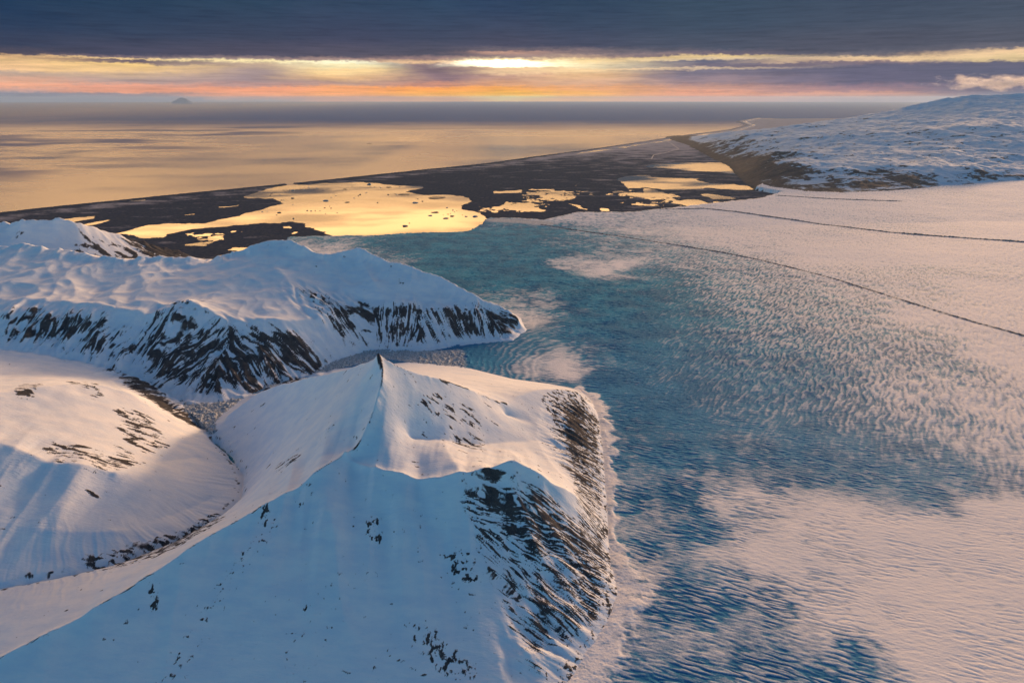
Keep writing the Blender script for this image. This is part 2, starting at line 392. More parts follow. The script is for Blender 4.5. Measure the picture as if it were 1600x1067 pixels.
# water and stone falling down the slopes: flow lines cut gullies
gm = blur(gm, 8)
flow = np.zeros(H.shape, np.float32)
def run_flow(Hs, N, steps, src, inertia=.55):
    gyv, gxv = np.gradient(blur(Hs, 1), GS)
    jj, ii = np.nonzero(src)
    k = rng.integers(0, len(ii), N)
    x = ii[k] + rng.uniform(-.5, .5, N); y = jj[k] + rng.uniform(-.5, .5, N)
    vx = np.zeros(N); vy = np.zeros(N); acc = np.zeros(H.size, np.float32)
    for s in range(steps):
        i = np.clip(x, 0, NX - 1).astype(np.int32); j = np.clip(y, 0, NY - 1).astype(np.int32)
        a = -gxv[j, i] ; b = -gyv[j, i]
        vx = vx * inertia + a * (1 - inertia); vy = vy * inertia + b * (1 - inertia)
        l = np.hypot(vx, vy) + 1e-6
        x = x + .8 * vx / l; y = y + .8 * vy / l
        live = l > .08
        acc += np.bincount((j * NX + i)[live], minlength=H.size).astype(np.float32)
    return acc.reshape(H.shape)
rough = 10 * fbm(MX / 70, MY / 70, 4, 11)
H += gm * (10 * ridged(MX / 140, MY / 140, 4, 21) * .5 + rough * .5)
for rnd in range(3):
    fl = run_flow(H, 220000, 110, gm > .3)
    flow += fl
    cut = np.minimum(np.log1p(fl), 4.5)
    H -= gm * (cut - blur(cut, 6)) * (2.6 if rnd < 2 else 1.5)
    H = np.where(gm > .01, .8 * H + .2 * blur(H, 1), H)
lf = np.log1p(flow); lf = lf / (blur(lf, 10) + .4)           # ~1 on average, high in gullies
print('flow done', time.time() - T0)
# broad swells in the snow everywhere
hb = np.clip((H0 - Gice(MX, MY)) / 200, 0, 1)
H += hb * (smooth(1950, 1600, MY) * (22 * perlin(MX / 125 + MY / 500, MY / 750, 38) - 24 * np.abs(perlin(MX / 85 + MY / 420, MY / 520, 39))) + 3.0 * smooth(2000, 1700, MY) * 1.7 * fbm(MX / 55, MY / 330, 3, 37) + 7 * fbm(MX / 260, MY / 260, 3, 31) + 2.5 * fbm(MX / 80, MY / 80, 2, 35))
FL = (lf - 1.0)

def mountain_mesh():
    X, Y = polar(-60, 24, .082, 520, 7200, .00165)
    Z = gsample(H, X, Y, True)
    rb = gsample(rock_bias, X, Y); fl = gsample(FL, X, Y, True); g = gsample(gm.astype(np.float32), X, Y)
    Z = Z + 24 * smooth(430, 560, Z) * smooth(2900, 3100, Y) * ridged(X / 420, Y / 520, 3, 55) - 10 * smooth(430, 560, Z) * smooth(2900, 3100, Y)
    gyv, gxv = np.gradient(blur(H, 1), GS); slope = gsample(np.hypot(gxv, gyv).astype(np.float32), X, Y)
    fine = fbm(X / 14, Y / 14, 3, 41)
    Z = Z + g * smooth(-.4, .3, rb) * (1.2 * fine + 1.6 * ridged(X / 34, Y / 34, 3, 43)) + .12 * fine
    n = fbm(X / 45, Y / 45, 5, 51, .6)
    foot = [(a, b) for a, b, c in mid_base_left] + [(a, b) for a, b, c in mid_base[1:]]
    dm, sm_ = dist_polyline(X, Y, foot); dn, sn_ = dist_polyline(X, Y, [WG(*q) for q in near_edge[1:12]])
    nearm = dn < dm; tt = np.where(nearm, dn, dm); ss = np.where(nearm, sn_ + 9000, sm_)
    k = np.where(nearm, .42, 1.0); ss = ss + 14 * k * fbm(X / 60, Y / 60, 3, 45)
    ss = np.where(nearm, ss, sm_ + 40 * fbm(X / 260, Y / 260, 2, 49))
    st1 = ridged(ss / (95 * k), tt / 520, 2, 46); st2 = ridged(ss / (30 * k), tt / 260, 3, 47); st3 = ridged(ss / (11 * k), tt / 110, 2, 48)
    st0 = ridged(ss / (240 * k), tt / 1400, 1, 44)
    Z = Z + g * np.where(nearm, 0, 30) * (st0 - .45) * smooth(0, 160, tt)
    Z = Z + g * (np.where(nearm, 2.5, 16) * (st1 - .9) + np.where(nearm, 1.2, 4.5) * (st2 - 1.05) + np.where(nearm, .5, 1.0) * (st3 - .9))
    streak = .42 * (st1 - .9) + .66 * (st2 - 1.05) + .80 * (st3 - .9)
    rock = rb + .30 * n + .30 * g * fbm(X / 150, Y / 150, 2, 53) + g * (.85 * streak - .30 * np.clip(fl, -1, 1.0)) + .35 * (slope - .55) + .12 * fine
    # the creek: a cut channel with fluted banks
    d, arc = dist_polyline(X, Y, [(a, b) for a, b, c in creek])
    wv = d + 9 * fbm(X / 50, Y / 50, 3, 191)
    Z = Z - 9 * np.exp(-(wv / 11) ** 2)
    arw = arc + 12 * fbm(X / 90, Y / 90, 2, 193)
    flute = ridged(arw / 26, d / 300, 3, 195) - 1.0
    Z = Z + 2.2 * np.exp(-(d / 150) ** 2) * smooth(6, 30, d) * flute
    rock = np.maximum(rock, .50 * np.exp(-((wv - 17) / 12) ** 2) + .55 * fbm(X / 24, Y / 24, 4, 197, .6) - .62 - .25 * flute)
    # boulders and dirt along the ice contact
    rock = np.where(nearm, np.maximum(rock, .46 * np.exp(-(dn / 34) ** 2) + .75 * fbm(X / 13, Y / 13, 4, 57, .65) + .5 * fbm(ss / 60, tt / 60, 2, 59) - .60), rock)
    # sharp, slightly toothed crests
    for ln, wd, ht, tooth, tl in ((summit_ridge, 13, 9, 3, 22), (left_crest, 13, 6, 1.2, 25), (rim_crest, 12, 5, 1.0, 30), (right_ridge, 16, 6, 2, 30), (left_shoulder, 20, 3, 1, 40), (mid_crest, 100, 12, 17, 120), (spur_a, 60, 8, 4, 60), (far_crest, 120, 15, 24, 190)):
        d, arc = dist_polyline(X, Y, [(a, b) for a, b, c in ln])
        Z = Z + np.exp(-d / wd) * (ht + tooth * ridged(arc / tl, d / (3 * tl), 3, 65))
    # thin rock edges along the crests
    for ln, wd, amt in ((left_crest, 2.2, .35), (summit_ridge, 4, .30), (right_ridge[3:], 9, .75), (right_ridge[:3], 2.5, .2)):
        d, arc = dist_polyline(X, Y, [(a, b) for a, b, c in ln])
        e = np.exp(-((d - 2) / wd) ** 2); rock = np.maximum(rock, e * .72 - .75 + amt * (1.3 * perlin(arc / 28, d / 8, 61) + 1.1 * perlin(arc / 140, d * 0, 63)))
    d, arc = dist_polyline(X, Y, [(a, b) for a, b, c in summit_ridge[:4]])
    rock = np.maximum(rock, .62 * np.exp(-(d / 8) ** 2) * smooth(95, 40, arc) + .35 * n - .38)
    # scattered outcrops on the open snow
    sc = fbm(X / 60, Y / 25, 5, 71, .62); reg = fbm(X / 420, Y / 420, 2, 77)
    rock = np.maximum(rock, (sc - .80) * 1.6 + .5 * np.clip(reg, -.5, .4) + .15 * (slope - .5))
    for poly, sx_, sy_, amt in OUTCROPS:
        r_ = gsample(poly, X, Y)
        rock = np.maximum(rock, r_ * (amt + .75) - .75 + 1.25 * r_ * (fbm(X / sx_, Y / sy_, 5, 79, .65) if sx_ else fbm(ss / sy_, tt / (8 * sy_), 5, 79, .65)))
    nr, nc = X.shape
    V = np.stack([X, Y, Z], -1).reshape(-1, 3)
    zc = Z - np.where(Y > 6000, 0, Gice(X, Y))
    vis = zc > -30
    keep = vis[:-1, :-1] | vis[1:, :-1] | vis[:-1, 1:] | vis[1:, 1:]
    Q = grid_faces(nr, nc)
    keep = keep.reshape(-1)
    cx = X[:-1, :-1].reshape(-1); cy = Y[:-1, :-1].reshape(-1)
    # watershed lines split the land into its mountains
    creek2 = [(a, b) for a, b, c in creek]
    hill_poly = [(-9000, creek2[-1][1] - 150)] + creek2[::-1] + [(a, b) for a, b, c in snow_valley[::-1]] + [(-9000, snow_valley[0][1])]
    mid_poly = [(-9000, snow_valley[0][1])] + [(a, b) for a, b, c in snow_valley] + [(mid_base[0][0] + 20, mid_base[0][1] - 60), (-900, 2750), (-700, 3050), (400, 3150), (600, 4200), (0, 4800), (-2600, 5250)] + [(a, b) for a, b, c in far_valley[::-1]] + [(-9000, 4900)]
    ih = inside(cx, cy, hill_poly); im = inside(cx, cy, mid_poly) & ~ih
    ifar = (cy > 4300) & ~im & ~ih
    inear = ~ih & ~im & ~ifar
    mt = mat_mountain('snow_and_rock')
    at = {'rock': rock}
    for nm, msk in (('near_mountain', inear), ('round_hill', ih), ('middle_mountain_range', im), ('far_mountain_range', ifar)):
        k = keep & msk
        if k.any(): put(mesh_from(nm, V, Q[k], mt, at), 'structure')
mountain_mesh()
print('mountains', time.time() - T0)

# ================================================================== GLACIER
shore_terminus = [(440, 400), (452, 379), (470, 378), (515, 377), (570, 376.5), (600, 374), (625, 372), (655, 370), (690, 369), (722, 368), (735, 365), (744, 357), (756, 352), (757, 346), (765, 343), (800, 343), (850, 346), (900, 334.5), (940, 334), (990, 334), (1050, 327), (1120, 321), (1190, 315), (1222, 306), (1180, 298), (1195, 291), (1260, 290)]
M1 = [(845, 351), (870, 355), (900, 360), (950, 367), (1010, 376), (1070, 385), (1130, 395), (1190, 407), (1250, 422), (1310, 438), (1380, 460), (1450, 482), (1520, 503), (1600, 525), (1720, 562)]
M2 = [(1040, 327), (1100, 326), (1150, 331), (1200, 338), (1260, 347), (1320, 355), (1390, 363), (1450, 368), (1520, 373), (1600, 378), (1720, 387)]
M3 = [(1215, 306), (1250, 308), (1300, 311), (1350, 313), (1410, 315)]
def glacier_mesh():
    X, Y = polar(-34, 56, .078, 480, 19000, .00172)
    far = smooth(1500, 6000, np.hypot(X, Y))
    # snow against blue ice; also colours in sunlit and cloud-shaded patches
    pts = [(650,385,0),(700,400,0),(780,380,.0),(840,365,.12),(760,430,.05),(850,440,.05),(900,450,.1),(900,500,.05),(960,520,.08),(1000,560,.08),(950,600,.08),(1000,640,.12),(1080,560,.15),(1060,480,.2),(1000,445,.2),(1150,600,.2),(1200,650,.25),(1100,680,.2),(1000,720,.22),(740,560,.05),(700,545,.1),(760,545,.05),(690,570,.2),(800,545,.25),(800,600,.1),(870,608,.1),
           (1250,620,.2),(1350,680,.22),(1450,720,.26),(1400,760,.28),(1300,740,.22),(1200,700,.2),(1000,780,.3),(1010,850,.32),(1050,820,.35),(1010,960,.4),(1100,1000,.45),(1050,1060,.35),(1200,980,.36),(1250,1050,.32),(1160,930,.48),(1330,1000,.46),(1350,540,.5),(1420,550,.5),(1300,500,.55),(1250,470,.55),(1200,520,.45),(1150,440,.6),
           (960,418,.95),(905,412,.8),(1000,395,.6),(880,380,.35),(940,362,.5),(950,385,.45),(1000,360,.8),(900,340,.8),(1150,370,.9),(1300,400,1),(1450,400,1),(1550,450,1),(1580,560,1),(1500,500,1),(1500,430,.7),(1400,440,.75),(1550,640,.8),(1500,680,.65),(1570,800,1),(1500,850,1.05),(1400,850,1),(1300,830,.9),(1200,780,.8),(1150,790,.7),(1300,950,1),(1450,1000,1.1),(1550,1050,1.05),(870,570,1),(900,580,.95),(830,575,.7),(835,465,.6),(822,500,.8),(972,760,.4),(980,820,.42),(992,905,.85),(1002,935,.9),(985,975,.8),(950,1040,.6),(1030,900,.42),(1040,1020,.4),(1100,860,.7),(1200,860,.85),(1420,610,.7),(1000,680,.12),(1050,720,.12),(1000,740,.25),(1050,780,.2),(1080,830,.25),(1020,800,.28),(1060,880,.3),(1080,920,.4),(1040,960,.35),(1000,1000,.4),(1120,960,.4),(1180,1010,.4),(975,650,.1),(985,700,.25),(1150,720,.25),(1250,690,.2),(1320,720,.22),(1200,740,.28),(1130,760,.4),(1400,700,.26),(1480,650,.48),(1250,560,.22),(1500,760,.4),(1330,620,.35),(1180,560,.22),(1100,500,.2),(1050,430,.3),(1100,410,.55),(1200,480,.5),(1330,450,.75),(1150,1050,.4),(1330,1050,.42),(1250,960,.52),(700,385,.05),(850,395,.1),(820,420,.0),(950,470,.08),(1000,500,.08),(520,395,.8),(560,400,.75),(600,395,.4),(1200,340,.95),(1400,350,.8),(1330,330,.9),(1300,305,.9),(1500,330,.9),(1600,360,.95),(1500,300,.8),(1600,300,.95)]
    lr = np.log(np.hypot(X, Y)); an = np.arctan2(X, Y)
    wob = .05 * fbm(X / 500, Y / 500, 3, 81); wob2 = .05 * fbm(X / 500, Y / 500, 3, 87)
    num = np.zeros(X.shape, np.float32); den = np.full(X.shape, 1e-6, np.float32)
    for px, py, s in pts:
        x, y = WG(px, py); l0 = math.log(math.hypot(x, y)); a0 = math.atan2(x, y)
        d2 = ((lr - l0 + wob) * 1.0) ** 2 + ((an - a0 + wob2) * 1.15) ** 2
        w = 1.0 / (d2 + .0012) ** 1.8; num += w * s; den += w
    snow = .05 + .95 * num / den + .10 * smooth(2900, 2300, Y) * smooth(100, 200, X)
    Z = Gice(X, Y).astype(np.float32)
    Z += 6 * fbm(X / 900, Y / 900, 3, 91)
    dmg, amg = dist_polyline(X, Y, [WG(*q) for q in near_edge[:13]])
    wmg = 34 + 26 * perlin(amg / 160, amg * 0, 95)
    wmg = wmg * (1 + .9 * fbm(X / 70, Y / 70, 4, 97)) * (1 + .7 * smooth(1500, 1300, Y))
    Z += 4.5 * (.7 + perlin(X / 70, Y / 70, 96)) * np.exp(-((dmg - .7 * wmg) / (.6 * wmg)) ** 2)
    margin = smooth(2.2 * wmg, .7 * wmg, dmg)
    Z += margin * (1.3 * np.abs(fbm(X / 26, Y / 26, 4, 98, .55)) + .5 * fbm(X / 8, Y / 8, 2, 99))
    # crevasses: three sets of open seams, with their own direction and spacing
    def seams(theta, wl, stretch, seed, warp=.5):
        c, s = math.cos(theta), math.sin(theta); u = X * c + Y * s; v = -X * s + Y * c
        v = v + warp * wl * 1.8 * fbm(X / (wl * 12), Y / (wl * 12), 2, seed + 9)
        a = perlin(u / (wl * stretch), v / wl, seed) + .35 * perlin(u / (wl * stretch * .4), v / (wl * .5), seed + 4)
        keepc = smooth(-.35, .15, fbm(X / (wl * 9), Y / (wl * 9), 2, seed + 7))
        return -np.exp(-(a / .14) ** 2) * keepc, perlin(u / (wl * stretch * .5), v / (wl * .45), seed + 5) + .6 * perlin(u / (wl * 1.1), v / (wl * .4), seed + 6)
    px_right = smooth(.12, .38, an) * smooth(7.6, 8.1, lr)
    a1, a2 = seams(R(-22), 17, 5.0, 101); b1, b2 = seams(R(58), 18, 7.0, 111, .25); c1, c2 = seams(R(-6), 16, 6.0, 121)
    ub = X * math.cos(R(58)) + Y * math.sin(R(58)); vb = -X * math.sin(R(58)) + Y * math.cos(R(58)) + 20 * fbm(X / 200, Y / 200, 3, 117)
    bw = 1.6 * perlin(ub / 110, vb / 14.5, 118) + .7 * perlin(ub / 40, vb / 8, 119)
    nearw = 1 - smooth(7.55, 8.1, lr)
    crev = nearw * (a1 * .9 + a2 * .5) + (1 - nearw) * ((1 - px_right) * (c1 * .9 + c2 * .6) + px_right * (b1 * .35 + b2 * .25 + 1.1 * bw))
    # bent flow bands where ice turns into the side valley
    cx, cy = WG(905, 585); rr = np.hypot((X - cx) * 1.0, (Y - cy) * .55)
    turn = smooth(170, 260, rr) * smooth(760, 520, rr) * smooth(40, -120, X - cx); bands = np.sin(rr / 6.0 + 6 * fbm(X / 130, Y / 130, 4, 131))
    tw = turn * smooth(8.35, 8.1, lr) * smooth(7.7, 7.85, lr)
    crev = crev * (1 - .7 * tw) + .22 * tw * bands
    crev = (crev - crev[::7, ::7].mean()) / crev[::7, ::7].std()
    amp = np.clip(1.25 - snow, .32, 1) * (2.4 + 2.2 * far) 
    tongue = inside(X, Y, [WG(*q) for q in [(730, 545), (700, 548), (660, 548), (580, 546), (520, 564), (460, 596), (400, 614), (330, 630), (262, 618), (310, 690), (340, 685), (350, 655), (420, 600), (540, 574), (600, 560), (660, 570), (700, 590), (735, 575)]]).astype(np.float32)
    tongue = blur(tongue, 5)
    blocks = np.abs(fbm(X / 30, Y / 30, 4, 141, .6))
    snow = np.maximum(snow, 1.1 * margin)
    amp = amp * (1 - .8 * margin)
    Z = Z + amp * .45 * crev * (1 - tongue) + tongue * (18 * (blocks - .25)) + tongue * 5
    Z = Z + amp * .25 * fbm(X / 11, Y / 11, 3, 151)
    snow = snow + .08 * fbm(X / 260, Y / 500, 4, 163) + .07 * fbm(X / 70, Y / 110, 3, 167)
    cover = snow - .30 * margin * smooth(.05, .4, fbm(X / 30, Y / 30, 4, 94)) + .22 * np.clip(crev, -2.0, 1.4) * np.clip(1.35 - snow, 0.45, 1) * (1 - tongue)
    deb = tongue * smooth(-.02, -.13, an)
    for ml, wl_, am in ((M1, 22, .85), (M2, 48, .8), (M3, 42, .7)):
        d, arc = dist_polyline(X, Y, [WG(*q) for q in ml]); deb = np.maximum(deb, am * (.75 + .9 * fbm(arc / 130, d / 40, 3, 183)) * np.exp(-(d / wl_) ** 2) + .25 * np.exp(-(d / (4 * wl_)) ** 2))
    # dirty ice by the lagoon corner
    d, arc = dist_polyline(X, Y, [WG(*q) for q in [(775, 344), (820, 346), (850, 349)]]); deb = np.maximum(deb, .75 * np.exp(-(d / 220) ** 2))
    d, arc = dist_polyline(X, Y, [WG(*q) for q in [(700, 592), (760, 612), (800, 605), (880, 608)]]); deb = np.maximum(deb, .62 * np.exp(-(d / 70) ** 2))
    # outline
    poly = [(-300, 480), (-300, 1100)] + [WG(700, 700), WG(332, 676), WG(262, 620), WG(560, 540), (-900, 4300), (-1600, 5000), (-2600, 5500)] + [W(*q) for q in shore_terminus] + [(12000, 15000), (16000, 15000), (16000, 480)]
    wx = X + 22 * fbm(X / 90, Y / 90, 3, 161); wy = Y + 60 * fbm(X / 120, Y / 120, 3, 171)
    ins = inside(wx, wy, poly)
    Zc = np.where(ins, Z, -8)
    keep = (ins[:-1, :-1] | ins[1:, :-1] | ins[:-1, 1:] | ins[1:, 1:])
    keep &= (np.hypot(X, Y) < 18500)[:-1, :-1]
    V = np.stack([X, Y, Zc], -1).reshape(-1, 3); Q = grid_faces(*X.shape)
    tk = (tongue > .5)[:-1, :-1] & (an[:-1, :-1] < -.02) & keep
    mt = mat_glacier(); at = {'snow': cover, 'debris': deb}
    put(mesh_from('glacier', V, Q[(keep & ~tk).reshape(-1)], mt, at), 'structure')
    put(mesh_from('dead_ice_tongue', V, Q[tk.reshape(-1)], mt, at), 'structure')
glacier_mesh()
print('glacier', time.time() - T0)

def strip(name, pts, width, height, mat, seed, step=8.0, base=Gice):
    P = []
    for (x0, y0), (x1, y1) in zip(pts[:-1], pts[1:]):
        n = max(1, int(math.hypot(x1 - x0, y1 - y0) / step))
        for k in range(n): P.append((x0 + (x1 - x0) * k / n, y0 + (y1 - y0) * k / n))
    P = np.array(P); 
    for _ in range(12): P[1:-1] = .25 * P[:-2] + .5 * P[1:-1] + .25 * P[2:]
    T = np.gradient(P, axis=0); T /= np.linalg.norm(T, axis=1)[:, None]; N = np.stack([-T[:, 1], T[:, 0]], 1)
    arc = np.arange(len(P)) * step
    w = width * (1 + .45 * fbm(arc / 120, arc * 0, 3, seed)); off = width * .6 * fbm(arc / 260, arc * 0 + 5, 2, seed + 3)
    us = np.linspace(-1, 1, 9)
    X = P[:, 0:1] + N[:, 0:1] * (w[:, None] * us + off[:, None]); Y = P[:, 1:2] + N[:, 1:2] * (w[:, None] * us + off[:, None])
    prof = np.maximum(0, 1 - us ** 2)[None, :] * height * (.9 + 1.3 * fbm(X / 22, Y / 22, 4, seed + 5, .6) + .9 * fbm(X / 160, Y / 160, 2, seed + 6)) - .5
    prof[:, [0, -1]] = -14
    Z = base(X, Y) + prof
    V = np.stack([X, Y, Z], -1).reshape(-1, 3)
    return mesh_from(name, V, grid_faces(*X.shape), mat)
rub = mat_rubble()
put(strip('medial_moraine', [WG(*q) for q in M1], 9, 6, rub, 201), 'structure')
put(strip('medial_moraine', [WG(*q) for q in M2], 18, 8, rub, 211), 'structure')
put(strip('medial_moraine', [WG(*q) for q in M3], 16, 8, rub, 221), 'structure')

# ================================================================== OUTWASH PLAIN, LAGOON, SEA
coast = [(-900, 420), (-300, 362), (0, 333), (100, 322), (200, 312), (300, 302), (400, 292.5), (446, 288), (450, 289.5), (454, 289.5), (459, 287), (560, 276.5), (660, 266), (760, 256), (830, 246), (900, 237), (960, 228.5), (1010, 221), (1060, 213), (1100, 208), (1140, 203), (1165, 196), (1150, 190), (1180, 184.5), (1215, 186)]
lagoon_px = [(451, 287), (454, 287), (470, 288.5), (500, 287), (545, 286), (560, 285.5), (590, 287), (620, 290), (640, 290.5), (661, 292), (662, 295), (650, 297), (634, 300), (645, 302), (668, 305), (690, 304), (712, 306), (725, 307), (735, 312), (740, 315), (720, 322), (722, 328), (750, 333), (762, 345), (780, 360), (760, 375), (600, 395), (520, 385), (505, 377), (510, 375), (523, 369), (500, 363), (480, 355), (471, 348), (455, 347), (405, 349.6), (337, 356), (304, 358), (277, 363), (263, 366), (250, 373), (233, 373), (180, 366), (209, 358), (236, 351), (263, 349), (304, 349.6), (324, 348), (344, 343), (375, 338), (381, 334), (405, 329), (425, 322.6), (442, 318.5), (435, 314), (425, 311), (388, 310), (380, 308), (398, 302), (418, 295.6), (435, 292), (446, 290)]
z5 = lambda L: [(700 + u * .28125, 220 + v * .28125) for u, v in L]
z3 = lambda L: [(u * .3375, 250 + v * .3375) for u, v in L]
ponds = [z5([(935,215),(1000,195),(1120,193),(1130,205),(1290,210),(1400,212),(1380,220),(1450,237),(1600,245),(1730,262),(1730,275),(1600,277),(1440,265),(1360,275),(1220,275),(1100,262),(1000,267),(975,240)]),
         z5([(1090,145),(1130,135),(1280,122),(1420,125),(1450,122),(1640,120),(1650,180),(1600,190),(1500,175),(1380,172),(1300,165),(1210,155),(1130,152)]),
         z5([(1090,265),(1150,275),(1200,300),(1180,315),(1110,318),(1090,290)]),
         z5([(1240,345),(1330,325),(1400,330),(1440,345),(1600,340),(1660,355),(1660,385),(1480,370),(1330,365)]),
         z5([(1400,300),(1450,295),(1600,320),(1600,327),(1470,325)]),
         z5([(330,368),(420,368),(500,373),(540,390),(520,400),(430,390),(340,382)]),
         z5([(455,270),(585,270),(585,278),(455,278)]), z5([(255,283),(410,277),(410,290),(255,294)]),
         z5([(850,378),(890,380),(890,392),(850,392)]), z5([(670,348),(720,360),(775,385),(740,380),(680,356)]), z5([(320,338),(360,345),(350,355),(325,350)]),
         z3([(225,298),(270,280),(350,268),(440,264),(440,272),(370,285),(300,298)]), z3([(360,305),(430,290),(505,277),(510,282),(450,300),(400,308)]), z3([(610,187),(670,184),(670,190),(630,193)]),
         z3([(1060,410),(1180,402),(1220,393),(1290,397),(1295,405),(1240,425),(1160,432),(1090,428)]), z3([(860,390),(930,385),(965,395),(950,402),(870,402)]), z3([(1310,310),(1345,308),(1345,317),(1315,318)]), z3([(1355,337),(1380,336),(1378,343),(1356,343)]), z3([(1005,340),(1045,338),(1045,345),(1010,346)]), z3([(845,255),(905,250),(905,256),(850,261)]), z3([(1015,218),(1105,210),(1100,216),(1020,223)]),
         z3([(1000,450),(1040,440),(1050,455),(1010,460)])]
def plain_mesh():
    X, Y = polar(-62, 50, .07, 5000, 70000, .0016)
    cw = [W(*q) for q in coast]
    poly = [(-60000, 3000)] + [(-30000, cw[0][1] - 800)] + cw + [(40000, cw[-1][1] + 5000), (60000, 60000), (60000, 3000)]
    wx = X + 12 * fbm(X / 150, Y / 150, 3, 301); wy = Y + 40 * fbm(X / 260, Y / 200, 3, 305)
    land = inside(wx, wy, poly)
    lx = X + 45 * fbm(X / 240, Y / 240, 4, 311); ly = Y + 110 * fbm(X / 300, Y / 260, 4, 315)
    wat = inside(lx, ly, [W(*q) for q in lagoon_px])
    lx2 = X + 40 * fbm(X / 150, Y / 150, 4, 321); ly2 = Y + 110 * fbm(X / 200, Y / 150, 4, 325)
    for p in ponds: wat |= inside(lx2, ly2, [W(*q) for q in p])
    # water table at z = 4
    Z = 9 + 3.0 * fbm(X / 900, Y / 900, 4, 331) + 2.0 * fbm(X / 160, Y / 220, 4, 335, .6)
    wet = np.zeros(X.shape, np.float32)
    for px, py, rad, k in ((830, 318, 900, 3.2), (800, 330, 700, 2.5), (870, 300, 900, 2.6), (1010, 310, 800, 3.5), (1060, 330, 600, 2.5), (400, 362, 700, 2.2), (300, 375, 700, 2.6), (130, 335, 1200, 1.6), (1060, 300, 900, 2), (950, 280, 1200, 1.5)):
        x, y = W(px, py); wet += k * np.exp(-(((X - x)) ** 2 + ((Y - y) * .6) ** 2) / rad ** 2)
    Z -= wet
    # bank behind the beach, black sand ridge
    d, arc = dist_polyline(X, Y, cw)
    Z += 7 * np.exp(-((d - 120) / 120) ** 2) - 9 * np.exp(-((d - 520 - 120 * perlin(arc / 3000, arc * 0, 341)) / 150) ** 2) * smooth(.0, .4, perlin(arc / 5000, arc * 0 + 2, 343) + .25 + .5 * smooth(16000, 22000, arc) - .6 * (arc < 12000))
    Z = np.where(wat, -6, Z); Z = np.where(land, Z, -14)
    # rising ground toward the far mountain foot
    frost = smooth(14000, 26000, Y) * .85 + .5 * np.exp(-((d - 500) / 420) ** 2) + .25 * smooth(-1000, 4000, X) - .3 * np.exp(-(((X + 1500) / 2500) ** 2 + ((Y - 9000) / 3500) ** 2))
    frost -= .8 * np.exp(-((d - 110) / 110) ** 2)
    near = land[:-1, :-1] | land[1:, :-1] | land[:-1, 1:] | land[1:, 1:]
    V = np.stack([X, Y, Z], -1).reshape(-1, 3)
    put(mesh_from('outwash_plain', V, grid_faces(*X.shape, near), mat_plain(), {'frost': frost}), 'structure')
    # standing water under the plain
    Z2 = np.full(X.shape, 4.0)
    sub = (slice(None, None, 6), slice(None, None, 6))
    xs, ys = X[sub], Y[sub]; d2, _ = dist_polyline(xs, ys, cw)
    # keep the sheet just behind the beach bank
    lnd = inside(xs, ys, poly) & (d2 > 60)
    k = lnd[:-1, :-1] & lnd[1:, :-1] & lnd[:-1, 1:] & lnd[1:, 1:]
    V = np.stack([xs, ys, np.full(xs.shape, 4.0)], -1).reshape(-1, 3)
    put(mesh_from('lagoon', V, grid_faces(*xs.shape, k), mat_water('lagoon_water', (.03, .045, .05), .05, .27, (.0005, .0009, .001), .25, .6, .02)), 'structure')
plain_mesh()
print('plain', time.time() - T0)

